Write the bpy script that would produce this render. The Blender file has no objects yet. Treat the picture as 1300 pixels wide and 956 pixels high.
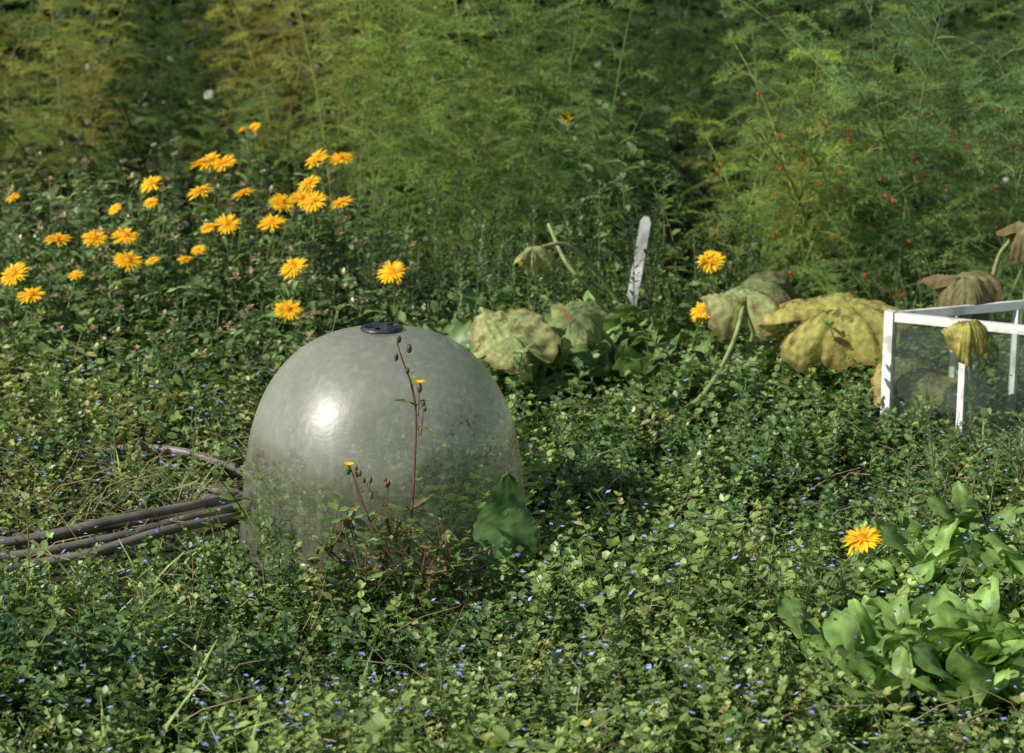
import bpy, math, numpy as np
from mathutils import Vector
rng = np.random.default_rng(7)
scene = bpy.context.scene
pi = math.pi

# ---------------------------------------------------------------- helpers
def norm(a):
    a = np.asarray(a, float)
    return a / (np.linalg.norm(a, axis=-1, keepdims=True) + 1e-9)

def frames(d, roll=None):
    d = norm(np.atleast_2d(d)); n = len(d)
    up = np.tile([0.013, 0.017, 1.0], (n, 1))
    y = norm(np.cross(up, d)); z = np.cross(d, y)
    if roll is None: roll = np.zeros(n)
    c = np.cos(roll)[:, None]; s = np.sin(roll)[:, None]
    y2 = y * c + z * s; z2 = -y * s + z * c
    return np.stack([d, y2, z2], axis=2)

def rotz(a):
    a = np.atleast_1d(a); R = np.zeros((len(a), 3, 3))
    R[:, 0, 0] = np.cos(a); R[:, 0, 1] = -np.sin(a)
    R[:, 1, 0] = np.sin(a); R[:, 1, 1] = np.cos(a); R[:, 2, 2] = 1
    return R

def rotx(a):
    a = np.atleast_1d(a); R = np.zeros((len(a), 3, 3))
    R[:, 1, 1] = np.cos(a); R[:, 1, 2] = -np.sin(a)
    R[:, 2, 1] = np.sin(a); R[:, 2, 2] = np.cos(a); R[:, 0, 0] = 1
    return R

class MB:
    def __init__(s):
        s.V = []; s.F = []; s.C = []; s.M = []; s.n = 0
    def raw(s, V, F, C, M):
        V = np.asarray(V, float); F = np.asarray(F, int)
        C = np.asarray(C, float)
        if C.ndim == 1: C = np.tile(C, (len(V), 1))
        if np.isscalar(M): M = np.full(len(F), M)
        s.V.append(V); s.F.append(F + s.n); s.C.append(C); s.M.append(np.asarray(M)); s.n += len(V)
    def flat(s):
        return np.concatenate(s.V), np.concatenate(s.F), np.concatenate(s.C), np.concatenate(s.M)
    def inst(s, tpl, R, T, scale=None, col=None):
        V, F, C, M = tpl
        R = np.asarray(R, float); T = np.atleast_2d(T); n = len(T)
        if scale is not None:
            scale = np.asarray(scale, float)
            if scale.ndim == 1: scale = scale[:, None]
            R = R * (scale[:, None, :] if scale.shape[1] == 3 else scale[:, :, None])
        P = np.einsum('nij,vj->nvi', R, V) + T[:, None, :]
        Fa = (F[None] + (np.arange(n) * len(V))[:, None, None]).reshape(-1, 4)
        Ca = np.tile(C[None], (n, 1, 1))
        if col is not None: Ca = Ca * np.atleast_2d(col)[:, None, :]
        s.raw(P.reshape(-1, 3), Fa, Ca.reshape(-1, 3), np.tile(M, n))
    def build(s, name, mats, smooth=True, link=True):
        V, F, C, M = s.flat()
        me = bpy.data.meshes.new(name)
        me.vertices.add(len(V)); me.vertices.foreach_set('co', V.astype(np.float32).ravel())
        me.loops.add(len(F) * 4); me.loops.foreach_set('vertex_index', F.astype(np.int32).ravel())
        me.polygons.add(len(F)); me.polygons.foreach_set('loop_start', (np.arange(len(F)) * 4).astype(np.int32))
        me.polygons.foreach_set('material_index', M.astype(np.int32))
        me.polygons.foreach_set('use_smooth', np.full(len(F), smooth))
        me.update(calc_edges=True)
        a = me.color_attributes.new('Col', 'FLOAT_COLOR', 'POINT')
        a.data.foreach_set('color', np.concatenate([C, np.ones((len(C), 1))], 1).astype(np.float32).ravel())
        for m in mats: me.materials.append(m)
        if not link: return me
        ob = bpy.data.objects.new(name, me); scene.collection.objects.link(ob)
        return ob

def tube(mb, pts, rad, sides=5, col=(1, 1, 1), mat=0):
    pts = np.asarray(pts, float); n = len(pts)
    rad = np.broadcast_to(np.asarray(rad, float), (n,))
    t = norm(np.gradient(pts, axis=0))
    ref = np.array([0.3, 1.0, 0.1]) if abs(t[0, 1]) < .9 else np.array([1.0, 0.1, 0.2])
    a = norm(np.cross(t, ref)); b = np.cross(t, a)
    ang = np.linspace(0, 2 * pi, sides, endpoint=False)
    V = pts[:, None] + rad[:, None, None] * (a[:, None] * np.cos(ang)[None, :, None] + b[:, None] * np.sin(ang)[None, :, None])
    F = []
    for i in range(n - 1):
        for j in range(sides):
            k = (j + 1) % sides
            F.append((i * sides + j, i * sides + k, (i + 1) * sides + k, (i + 1) * sides + j))
    mb.raw(V.reshape(-1, 3), F, np.array(col, float), mat)

def spline(ctrl, n=24):
    c = np.asarray(ctrl, float)
    P = np.vstack([2 * c[0] - c[1], c, 2 * c[-1] - c[-2]])
    out = []; m = len(c) - 1
    for q in np.linspace(0, m - 1e-6, n):
        i = int(q); t = q - i
        p0, p1, p2, p3 = P[i], P[i + 1], P[i + 2], P[i + 3]
        out.append(.5 * ((2 * p1) + (-p0 + p2) * t + (2 * p0 - 5 * p1 + 4 * p2 - p3) * t * t + (-p0 + 3 * p1 - 3 * p2 + p3) * t ** 3))
    return np.array(out)

def small_leaf(w=.36, col=(1, 1, 1), mat=0):
    V = [(0, 0, 0), (.28, -w * .9, .07), (.7, -w * .8, .03), (1, 0, -.1), (.7, w * .8, .03), (.28, w * .9, .07), (.5, 0, -.03)]
    F = [(0, 1, 2, 6), (6, 2, 3, 4), (0, 6, 4, 5)]
    return np.array(V, float), np.array(F), np.tile(col, (7, 1)).astype(float), np.full(3, mat)

def blade(n=7, w=.2, peak=.5, fold=.3, curl=.3, wave=0., seed=0, rib=1.25, mat=0, across=5, base=.12, tooth=0., lift=0.):
    t = np.linspace(0, 1, n)
    e = math.log(.5) / math.log(peak)
    ww = w * (base + (1 - base) * np.sin(pi * t ** e)) * np.where(t > .97, .15, 1)
    if tooth: ww = ww * (1 + tooth * np.where(np.arange(n) % 2, 1, -1))
    a = math.floor(across / 2)
    V = []; C = []
    for i in range(n):
        for j in range(-a, a + 1):
            f = j / a
            z = lift * t[i] - curl * t[i] ** 2 + fold * abs(f) * ww[i] + wave * w * math.sin(t[i] * 9 + f * 2 + seed) * abs(f)
            V.append((t[i] - .03 * abs(f), f * ww[i], z))
            C.append([rib if j == 0 else 1 - .12 * ((i + j) % 2)] * 3)
    F = []
    for i in range(n - 1):
        for j in range(across - 1):
            F.append((i * across + j, i * across + j + 1, (i + 1) * across + j + 1, (i + 1) * across + j))
    return np.array(V), np.array(F), np.array(C), np.full(len(F), mat)

def ball(r=1., col=(1, 1, 1), mat=0, nu=6, nv=4, sx=1, sy=1, sz=1):
    V = []
    for i in range(nv + 1):
        th = pi * i / nv
        for j in range(nu):
            ph = 2 * pi * j / nu
            V.append((r * sx * math.sin(th) * math.cos(ph), r * sy * math.sin(th) * math.sin(ph), r * sz * math.cos(th)))
    F = [(i * nu + j, (i + 1) * nu + j, (i + 1) * nu + (j + 1) % nu, i * nu + (j + 1) % nu) for i in range(nv) for j in range(nu)]
    return np.array(V), np.array(F), np.tile(col, (len(V), 1)).astype(float), np.full(len(F), mat)

def snoise(x, y, f=1., s=0.):
    return (np.sin(x * 2.1 * f + 1.3 * np.sin(y * 1.7 * f + s) + s) + np.sin(y * 2.7 * f + 1.1 * np.sin(x * 2.3 * f - s) + 2 * s)
            + .6 * np.sin((x + y) * 4.9 * f + s * 3) + .6 * np.sin((x - y) * 5.7 * f + s)) / 3.2

# ---------------------------------------------------------------- materials
def new_mat(name):
    m = bpy.data.materials.new(name); m.use_nodes = True
    nt = m.node_tree; nt.nodes.clear()
    return m, nt, nt.nodes, nt.links

def leaf_mat(name, trans=.35, rough=.5, spec=.35, objtint=False, nscale=60, bump=.0, spots=None, gain=1., cheap=False):
    m, nt, N, L = new_mat(name)
    out = N.new('ShaderNodeOutputMaterial'); at = N.new('ShaderNodeAttribute'); at.attribute_name = 'Col'
    tc = N.new('ShaderNodeTexCoord')
    c = at.outputs['Color']
    if not cheap:
        no = N.new('ShaderNodeTexNoise'); no.inputs['Scale'].default_value = nscale; no.inputs['Detail'].default_value = 2
        L.new(tc.outputs['Object'], no.inputs['Vector'])
        mr = N.new('ShaderNodeMapRange'); mr.inputs[1].default_value = .3; mr.inputs[2].default_value = .7
        mr.inputs[3].default_value = .72 * gain; mr.inputs[4].default_value = 1.28 * gain
        L.new(no.outputs[0], mr.inputs[0])
        mx = N.new('ShaderNodeVectorMath'); mx.operation = 'SCALE'
        L.new(c, mx.inputs[0]); L.new(mr.outputs[0], mx.inputs['Scale'])
        c = mx.outputs[0]
    if objtint:
        oi = N.new('ShaderNodeObjectInfo'); m2 = N.new('ShaderNodeVectorMath'); m2.operation = 'MULTIPLY'
        L.new(c, m2.inputs[0]); L.new(oi.outputs['Color'], m2.inputs[1]); c = m2.outputs[0]
    if spots:
        n2 = N.new('ShaderNodeTexNoise'); n2.inputs['Scale'].default_value = 34; n2.inputs['Detail'].default_value = 5
        L.new(tc.outputs['Object'], n2.inputs['Vector'])
        r2 = N.new('ShaderNodeMapRange'); r2.inputs[1].default_value = .54; r2.inputs[2].default_value = .68
        L.new(n2.outputs[0], r2.inputs[0])
        mm = N.new('ShaderNodeMix'); mm.data_type = 'RGBA'; L.new(r2.outputs[0], mm.inputs[0])
        L.new(c, mm.inputs[6]); mm.inputs[7].default_value = (*spots, 1); c = mm.outputs[2]
    if cheap:
        p = N.new('ShaderNodeBsdfDiffuse'); L.new(c, p.inputs['Color'])
    else:
        p = N.new('ShaderNodeBsdfPrincipled'); p.inputs['Roughness'].default_value = rough
        p.inputs['Specular IOR Level'].default_value = spec
        L.new(c, p.inputs['Base Color'])
    tr = N.new('ShaderNodeBsdfTranslucent'); ms = N.new('ShaderNodeMixShader'); ms.inputs[0].default_value = trans
    tm = N.new('ShaderNodeVectorMath'); tm.operation = 'MULTIPLY'; tm.inputs[1].default_value = (1.4, 1.4, .7)
    L.new(c, tm.inputs[0]); L.new(tm.outputs[0], tr.inputs['Color'])
    L.new(p.outputs[0], ms.inputs[1]); L.new(tr.outputs[0], ms.inputs[2])
    if bump:
        bp = N.new('ShaderNodeBump'); bp.inputs['Strength'].default_value = bump; bp.inputs['Distance'].default_value = .004
        L.new(no.outputs[0], bp.inputs['Height']); L.new(bp.outputs[0], p.inputs['Normal'])
    L.new(ms.outputs[0], out.inputs[0])
    return m

M_leaf = leaf_mat('leaf', rough=.40, spec=.55, trans=.33)
M_fern = leaf_mat('fern_needle', trans=.36, objtint=True, cheap=True)
M_petal = leaf_mat('petal', trans=.3, rough=.6, spec=.15)
M_big = leaf_mat('broad_leaf', trans=.3, rough=.42, spec=.4, nscale=45, bump=.5)
M_dry = leaf_mat('withered_leaf', trans=.35, rough=.8, spec=.12, nscale=70, bump=.7, spots=(.22, .16, .065))
M_stem = leaf_mat('stem', trans=.05, rough=.55)
M_hedge = leaf_mat('hedge_leaf', trans=.15, cheap=True)

def simple(name, c1, c2, scale=20, rough=.5, metal=0., bump=.2, lo=.35, hi=.65, dist=.003):
    m, nt, N, L = new_mat(name)
    out = N.new('ShaderNodeOutputMaterial'); p = N.new('ShaderNodeBsdfPrincipled'); tc = N.new('ShaderNodeTexCoord')
    no = N.new('ShaderNodeTexNoise'); no.inputs['Scale'].default_value = scale; no.inputs['Detail'].default_value = 6
    L.new(tc.outputs['Object'], no.inputs['Vector'])
    r = N.new('ShaderNodeMapRange'); r.inputs[1].default_value = lo; r.inputs[2].default_value = hi; L.new(no.outputs[0], r.inputs[0])
    mm = N.new('ShaderNodeMix'); mm.data_type = 'RGBA'; L.new(r.outputs[0], mm.inputs[0])
    mm.inputs[6].default_value = (*c1, 1); mm.inputs[7].default_value = (*c2, 1)
    L.new(mm.outputs[2], p.inputs['Base Color']); p.inputs['Roughness'].default_value = rough; p.inputs['Metallic'].default_value = metal
    b = N.new('ShaderNodeBump'); b.inputs['Strength'].default_value = bump; b.inputs['Distance'].default_value = dist
    L.new(no.outputs[0], b.inputs['Height']); L.new(b.outputs[0], p.inputs['Normal']); L.new(p.outputs[0], out.inputs[0])
    return m

M_soil = simple('soil', (.028, .028, .014), (.058, .052, .028), 14, .95, bump=1., dist=.02)
M_hose = simple('hose_rubber', (.11, .095, .078), (.24, .21, .175), 22, .45, bump=.15)
M_white = simple('white_paint', (.50, .50, .44), (.8, .8, .76), 22, .45, lo=.38, hi=.5)
M_black = simple('black_plastic', (.02, .022, .027), (.06, .062, .07), 60, .35)
M_label = simple('weathered_metal', (.16, .17, .16), (.42, .43, .41), 18, .6, metal=.0)
M_berry = simple('red_berry', (.5, .02, .01), (.75, .05, .02), 100, .25, bump=0)

def cloche_mat():
    m, nt, N, L = new_mat('cloudy_plastic')
    out = N.new('ShaderNodeOutputMaterial'); tc = N.new('ShaderNodeTexCoord')
    sep = N.new('ShaderNodeSeparateXYZ'); L.new(tc.outputs['Object'], sep.inputs[0])
    def noise(sc, det=4, vec=None, rg=.5):
        n = N.new('ShaderNodeTexNoise'); n.inputs['Scale'].default_value = sc; n.inputs['Detail'].default_value = det
        n.inputs['Roughness'].default_value = rg
        L.new(vec or tc.outputs['Object'], n.inputs['Vector']); return n.outputs[0]
    def mr(v, a, b, c=0., d=1.):
        r = N.new('ShaderNodeMapRange'); L.new(v, r.inputs[0])
        for i, q in enumerate((a, b, c, d)): r.inputs[i + 1].default_value = q
        return r.outputs[0]
    def mth(op, a, b):
        q = N.new('ShaderNodeMath'); q.operation = op
        for i, v in enumerate((a, b)):
            if isinstance(v, (int, float)): q.inputs[i].default_value = v
            else: L.new(v, q.inputs[i])
        return q.outputs[0]
    def mixc(f, a, b):
        q = N.new('ShaderNodeMix'); q.data_type = 'RGBA'; L.new(f, q.inputs[0])
        for i, v in ((6, a), (7, b)):
            if isinstance(v, tuple): q.inputs[i].default_value = (*v, 1)
            else: L.new(v, q.inputs[i])
        return q.outputs[2]
    z = sep.outputs[2]
    wob = mr(noise(7, 4), .3, .7, -.03, .03)
    zz = mth('ADD', z, wob)
    low = mr(zz, .255, .185)                      # film of algae below the tide line
    band = mth('MULTIPLY', mr(zz, .185, .205), mr(zz, .245, .215))
    spk = mr(noise(110, 5, rg=.75), .49, .60)
    spk2 = mr(noise(24, 5, rg=.65), .44, .6)
    mp = N.new('ShaderNodeMapping'); mp.inputs['Scale'].default_value = (80, 80, 4); L.new(tc.outputs['Object'], mp.inputs[0])
    streak = mr(noise(1., 3, mp.outputs[0]), .50, .68)
    mp2 = N.new('ShaderNodeMapping'); mp2.inputs['Scale'].default_value = (260, 260, 16); mp2.inputs['Rotation'].default_value = (.3, .2, 0); L.new(tc.outputs['Object'], mp2.inputs[0])
    scr_glint = mr(noise(1., 2, mp2.outputs[0]), .66, .72)
    right = mr(sep.outputs[0], -.02, .14)
    hi_ = mth('MULTIPLY', mr(z, .19, .23), mr(z, .35, .28))
    grime = mth('MULTIPLY', spk, mth('ADD', mth('MULTIPLY', band, .9), mth('MULTIPLY', mth('MULTIPLY', right, hi_), spk2)))
    c = mixc(mr(noise(9, 3), .35, .66), (.56, .565, .45), (.70, .70, .60))
    c = mixc(mth('MULTIPLY', low, mr(noise(18, 6, rg=.65), .3, .7, .35, .95)), c, (.25, .255, .14))
    c = mixc(mth('MULTIPLY', streak, .2), c, (.84, .83, .76))
    c = mixc(mth('MULTIPLY', scr_glint, .6), c, (.9, .9, .86))  # scratches; glints on them and the streaks are painted in as pale colour
    c = mixc(mth('MULTIPLY', spk2, mth('MULTIPLY', band, .6)), c, (.22, .16, .08))
    c = mixc(grime, c, (.10, .065, .03))
    p = N.new('ShaderNodeBsdfPrincipled'); L.new(c, p.inputs['Base Color'])
    p.inputs['Roughness'].default_value = .5
    p.inputs['Specular IOR Level'].default_value = .9
    p.inputs['Coat Weight'].default_value = 1.; p.inputs['Coat IOR'].default_value = 2.1
    L.new(mr(noise(60, 5), .3, .7, .30, .41), p.inputs['Coat Roughness'])
    bp = N.new('ShaderNodeBump'); bp.inputs['Strength'].default_value = .22; bp.inputs['Distance'].default_value = .0015
    L.new(noise(110, 5, rg=.6), bp.inputs['Height']); L.new(bp.outputs[0], p.inputs['Normal'])
    L.new(bp.outputs[0], p.inputs['Coat Normal'])
    tl = N.new('ShaderNodeBsdfTranslucent'); L.new(c, tl.inputs[0])
    s1 = N.new('ShaderNodeMixShader'); s1.inputs[0].default_value = .5; L.new(p.outputs[0], s1.inputs[1]); L.new(tl.outputs[0], s1.inputs[2])
    tp = N.new('ShaderNodeBsdfTransparent'); tp.inputs[0].default_value = (.95, .97, .90, 1)
    s2 = N.new('ShaderNodeMixShader')
    clear = mth('ADD', mr(noise(11, 5, rg=.55), .35, .65, .36, .50), mth('MULTIPLY', low, .25))
    clear = mth('SUBTRACT', clear, mth('MULTIPLY', streak, .08))
    L.new(mth('MULTIPLY', mth('SUBTRACT', 1., grime), clear), s2.inputs[0])
    L.new(s1.outputs[0], s2.inputs[1]); L.new(tp.outputs[0], s2.inputs[2]); L.new(s2.outputs[0], out.inputs[0])
    return m
M_cloche = cloche_mat()

def glass_mat():
    m, nt, N, L = new_mat('dusty_glass')
    out = N.new('ShaderNodeOutputMaterial'); g = N.new('ShaderNodeBsdfGlossy'); g.inputs['Roughness'].default_value = .03
    g.inputs[0].default_value = (.7, .75, .75, 1)
    t = N.new('ShaderNodeBsdfTransparent'); t.inputs[0].default_value = (.72, .80, .74, 1)
    d = N.new('ShaderNodeBsdfDiffuse'); d.inputs[0].default_value = (.42, .48, .42, 1)
    no = N.new('ShaderNodeTexNoise'); no.inputs['Scale'].default_value = 9; no.inputs['Detail'].default_value = 4
    tc = N.new('ShaderNodeTexCoord'); L.new(tc.outputs['Object'], no.inputs[0])
    r = N.new('ShaderNodeMapRange'); r.inputs[1].default_value = .35; r.inputs[2].default_value = .75
    r.inputs[3].default_value = .04; r.inputs[4].default_value = .18; L.new(no.outputs[0], r.inputs[0])
    a = N.new('ShaderNodeMixShader'); L.new(r.outputs[0], a.inputs[0]); L.new(t.outputs[0], a.inputs[1]); L.new(d.outputs[0], a.inputs[2])
    b = N.new('ShaderNodeMixShader'); b.inputs[0].default_value = .12; L.new(a.outputs[0], b.inputs[1]); L.new(g.outputs[0], b.inputs[2])
    L.new(b.outputs[0], out.inputs[0]); return m
M_glass = glass_mat()

# ---------------------------------------------------------------- ground
def gh(x, y):
    x = np.asarray(x, float); y = np.asarray(y, float)
    fade = np.clip(1 - (np.abs(x) + np.abs(y - 4)) / 14, 0, 1)
    return .018 * snoise(x, y, .9, 2.) * fade

xs = np.concatenate([[-300, -120, -50, -20, -10, -6], np.linspace(-4, 4, 81), [6, 10, 20, 50, 120, 300]])
ys = np.concatenate([[-300, -100, -30, -8, -2], np.linspace(0, 10, 101), [12, 16, 25, 50, 120, 300]])
X, Y = np.meshgrid(xs, ys); Z = gh(X, Y)
g = MB(); nx = len(xs)
F = [(j * nx + i, j * nx + i + 1, (j + 1) * nx + i + 1, (j + 1) * nx + i) for j in range(len(ys) - 1) for i in range(nx - 1)]
g.raw(np.stack([X, Y, Z], -1).reshape(-1, 3), F, (1, 1, 1), 0)
g.build('ground', [M_soil])

CL = np.array([-.213, 3.5]); CR = .245

# ---------------------------------------------------------------- hose
hose = MB(); hose_pts = []
hz = lambda x, y, z: z + .008 + float(gh(x, y))
strands = [[(-1.6, 3.38, .035), (-1.2, 3.41, .04), (-.85, 3.45, .05), (-.66, 3.53, .055), (-.53, 3.62, .05), (-.475, 3.72, .045), (-.475, 3.84, .04), (-.54, 3.95, .04), (-.68, 4.02, .045), (-.9, 4.03, .03), (-1.3, 3.98, .02)],
 [(-1.6, 3.33, .04), (-1.2, 3.36, .045), (-.85, 3.405, .062), (-.66, 3.49, .075), (-.55, 3.58, .07), (-.50, 3.68, .055), (-.50, 3.78, .03), (-.58, 3.86, .02), (-.75, 3.9, .005)],
 [(-1.6, 3.30, .035), (-1.2, 3.32, .04), (-.85, 3.365, .05), (-.68, 3.44, .055), (-.55, 3.54, .06), (-.475, 3.64, .05), (-.47, 3.75, .03), (-.55, 3.9, .01)],
 [(-1.6, 3.42, .03), (-1.2, 3.46, .03), (-.85, 3.50, .035), (-.68, 3.57, .04), (-.56, 3.68, .04), (-.53, 3.78, .02), (-.6, 3.86, .005)],
 [(-1.6, 3.22, .035), (-1.2, 3.27, .035), (-.9, 3.32, .04), (-.72, 3.38, .045), (-.58, 3.47, .06), (-.49, 3.57, .05), (-.475, 3.68, .02)]]
for s_ in strands:
    P = spline([(a, b, hz(a, b, c)) for a, b, c in s_], 80); hose_pts.append(P[:60, :2])
    tube(hose, P, .0080, 10)
hose.build('garden_hose', [M_hose])
hose_pts = np.concatenate(hose_pts)

# ---------------------------------------------------------------- ground cover sprigs
def sprig(seed, n=6, L=.085, leafL=.0115, w=.4):
    r = np.random.default_rng(seed); mb = MB()
    lean = r.uniform(-.5, .5, 2)
    t = np.linspace(0, 1, n + 1)
    P = np.stack([lean[0] * L * t ** 1.5, lean[1] * L * t ** 1.5, L * t * (1 - .12 * t)], 1)
    tube(mb, P, np.linspace(.0009, .0005, n + 1), 3, (.8, .75, .6), 0)
    lf = small_leaf(w)
    T = []; D = []; S = []; Cc = []
    for i in range(1, n + 1):
        f = i / n; az = i * pi / 2 + r.uniform(-.5, .5)
        for k in range(2 if i < n else 4):
            a = az + (k * pi if i < n else k * pi / 2)
            el = r.uniform(-.1, .6) if i < n else r.uniform(.4, 1.)
            D.append((math.cos(a) * math.cos(el), math.sin(a) * math.cos(el), math.sin(el)))
            T.append(P[i]); S.append(leafL * r.uniform(.75, 1.2) * (1 if i < n else .7))
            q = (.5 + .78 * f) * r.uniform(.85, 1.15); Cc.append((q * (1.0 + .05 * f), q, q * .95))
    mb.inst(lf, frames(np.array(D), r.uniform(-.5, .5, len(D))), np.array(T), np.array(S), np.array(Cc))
    return mb.flat()
sprigs = [sprig(s) for s in range(5)] + [sprig(11, 7, .10, .0095, .3), sprig(12, 5, .075, .015, .42), sprig(13, 8, .12, .013, .3)]

def hose_dist(x, y):
    d = np.full(len(x), 9.)
    for i in range(0, len(hose_pts), 2):
        d = np.minimum(d, np.hypot(x - hose_pts[i, 0], y - hose_pts[i, 1]))
    return d

ROS = [(.44, 2.90, 13, .12), (.51, 2.86, 15, .13), (.57, 2.93, 15, .135), (.63, 2.87, 15, .13), (.69, 2.92, 14, .13), (.54, 3.0, 11, .11), (.60, 3.22, 11, .11), (.66, 3.3, 12, .12), (.74, 3.27, 12, .12),
       (.68, 3.4, 12, .12), (.8, 3.15, 12, .13), (.76, 3.42, 12, .12), (.62, 2.75, 12, .13), (.5, 2.74, 10, .12), (.72, 2.75, 12, .13), (.48, 2.8, 10, .12), (.66, 3.0, 10, .12)]
gc = MB()
def cover_col(x, y, n):
    a = np.clip(.5 + .55 * snoise(x, y, 1.9, 1.) + rng.normal(0, .33, n), 0, 1)[:, None]
    dark = np.array([.095, .175, .055]); lite = np.array([.29, .39, .13]); yel = np.array([.46, .45, .18])
    c = dark * (1 - a) + lite * a
    left = np.clip((-x - .35) / .5, 0, 1) * np.clip((y - 3.4) / .3, 0, 1)
    yy = (rng.random(n) < (.05 + .36 * left))[:, None]
    return np.where(yy, c * .35 + yel * .65, c) * rng.uniform(.8, 1.2, (n, 1))

def scatter_cover(n, xr, yr, smul, cm=1.):
    x = rng.uniform(*xr, n); y = rng.uniform(*yr, n)
    d = np.hypot(x - CL[0], y - CL[1]); hd = hose_dist(x, y)
    gap = snoise(x, y, 5.5, 4.) + rng.normal(0, .35, n)
    infront = (x < -.44) & (y > 3.1) & (y < 3.42)
    keep = (d > CR + .01) & ((hd > .013) | (rng.random(n) < .15)) & (gap > -.82)
    x, y, d, hd = x[keep], y[keep], d[keep], hd[keep]; n = len(x)
    s = smul * (1 + .40 * snoise(x, y, 2.2, .5) + .28 * snoise(x, y, 7, 3.)) * rng.uniform(.6, 1.35, n)
    s *= np.where(hd < .07, .55, 1); s *= np.where((d < CR + .07), .85, 1.)
    s *= np.where((x < -.44) & (y > 3.08) & (y < 3.36), .8, 1.)
    rd = np.full(n, 9.)
    for q in ROS: rd = np.minimum(rd, np.hypot(x - q[0], y - q[1]))
    s *= np.where(rd < .06, .6, 1.)
    tilt = rng.uniform(-.75, .75, (2, n))
    R = rotz(rng.uniform(0, 2 * pi, n)) @ rotx(tilt[0]) @ rotz(tilt[1])
    T = np.stack([x, y, gh(x, y) - .004], 1)
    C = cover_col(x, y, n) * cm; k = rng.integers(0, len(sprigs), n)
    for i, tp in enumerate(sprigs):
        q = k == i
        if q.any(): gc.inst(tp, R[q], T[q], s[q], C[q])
scatter_cover(14500, (-1.1, 1.1), (2.35, 4.35), 1.08)
scatter_cover(4400, (-1.6, 1.6), (4.3, 5.7), 1.4)
scatter_cover(1500, (-2.6, -1.1), (2.3, 5.7), 1.6)
scatter_cover(1500, (1.1, 2.6), (2.3, 5.7), 1.6)
scatter_cover(700, (-1.2, 1.2), (1.5, 2.35), 1.3)
scatter_cover(4600, (-3, 3), (5.7, 10.5), 3., .33)  # rear undergrowth: shade between the ferns put into a darker leaf colour
a = rng.uniform(0, 2 * pi, 150); r_ = CR * .88 * np.sqrt(rng.random(150))
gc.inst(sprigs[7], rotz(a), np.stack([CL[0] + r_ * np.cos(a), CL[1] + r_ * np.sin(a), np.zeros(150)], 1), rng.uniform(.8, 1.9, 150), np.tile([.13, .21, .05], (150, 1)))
pet = small_leaf(.5); fl = MB()
fd = np.array([(math.cos(q), math.sin(q), .35) for q in np.arange(4) * pi / 2])
fl.inst(pet, frames(fd), np.zeros((4, 3)), np.full(4, .0050), np.tile([.38, .48, .98], (4, 1)))
fl.inst(ball(.0009), rotz([0]), np.array([[0, 0, .001]]), None, np.array([[.8, .8, .8]]))
fl = fl.flat(); fl = (fl[0], fl[1], fl[2], np.full(len(fl[1]), 1))
n = 3300; x = rng.uniform(-1.15, 1.1, n); y = rng.uniform(2.5, 4.7, n)
clus = snoise(x, y, 4, 2.) + rng.normal(0, .5, n) > -.1
x, y = x[clus], y[clus]; k = np.hypot(x - CL[0], y - CL[1]) > CR + .02; x, y = x[k], y[k]; n = len(x)
zf = gh(x, y) + .092 * (1 + .40 * snoise(x, y, 2.2, .5) + .28 * snoise(x, y, 7, 3.)) * rng.uniform(.8, 1.3, n)
gc.inst(fl, frames(norm(np.stack([rng.normal(0, .5, n), rng.normal(-.2, .5, n), np.ones(n)], 1)) @ np.array([[0, 0, -1], [0, 1, 0], [1, 0, 0]])), np.stack([x, y, zf], 1), rng.uniform(.6, 1.25, n))
x = np.concatenate([rng.uniform(-1.3, 1.2, 620), rng.uniform(-1.1, -.35, 420)]); y = np.concatenate([rng.uniform(2.5, 4.7, 620), rng.uniform(3.5, 4.4, 420)])
k = (np.hypot(x - CL[0], y - CL[1]) > CR + .08); x, y = x[k], y[k]
for xx, yy in zip(x, y):
    az = rng.uniform(0, 2 * pi); l = rng.uniform(.04, .14); z0 = rng.uniform(.02, .08); dz = rng.uniform(-.01, .07)
    p = [(xx, yy, z0), (xx + l * .5 * math.cos(az), yy + l * .5 * math.sin(az), z0 + dz * .6 + .01), (xx + l * math.cos(az + .2), yy + l * math.sin(az + .2), z0 + dz)]
    q = rng.uniform(.6, 1.1); tube(gc, p, .0008, 3, (.46 * q, .38 * q, .22 * q), 0)
gb = blade(5, .03, .35, .3, .5, across=3)
x = np.concatenate([rng.uniform(-1.3, 1.3, 1100), rng.uniform(-1.1, -.3, 800)]); y = np.concatenate([rng.uniform(2.4, 4.9, 1100), rng.uniform(2.5, 4.3, 800)])
k = (np.hypot(x - CL[0], y - CL[1]) > CR + .03) & (snoise(x, y, 3, 6.) > -.1) & (hose_dist(x, y) > .04); x, y = x[k], y[k]; n = len(x)
D = np.stack([rng.normal(0, .5, n), rng.normal(0, .5, n), np.ones(n)], 1)
gc.inst(gb, frames(D), np.stack([x, y, np.zeros(n)], 1), rng.uniform(.07, .14, n), np.array([.23, .34, .10]) * rng.uniform(.7, 1.4, (n, 1)))
gc.build('speedwell_ground_cover', [M_leaf, M_petal])

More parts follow.
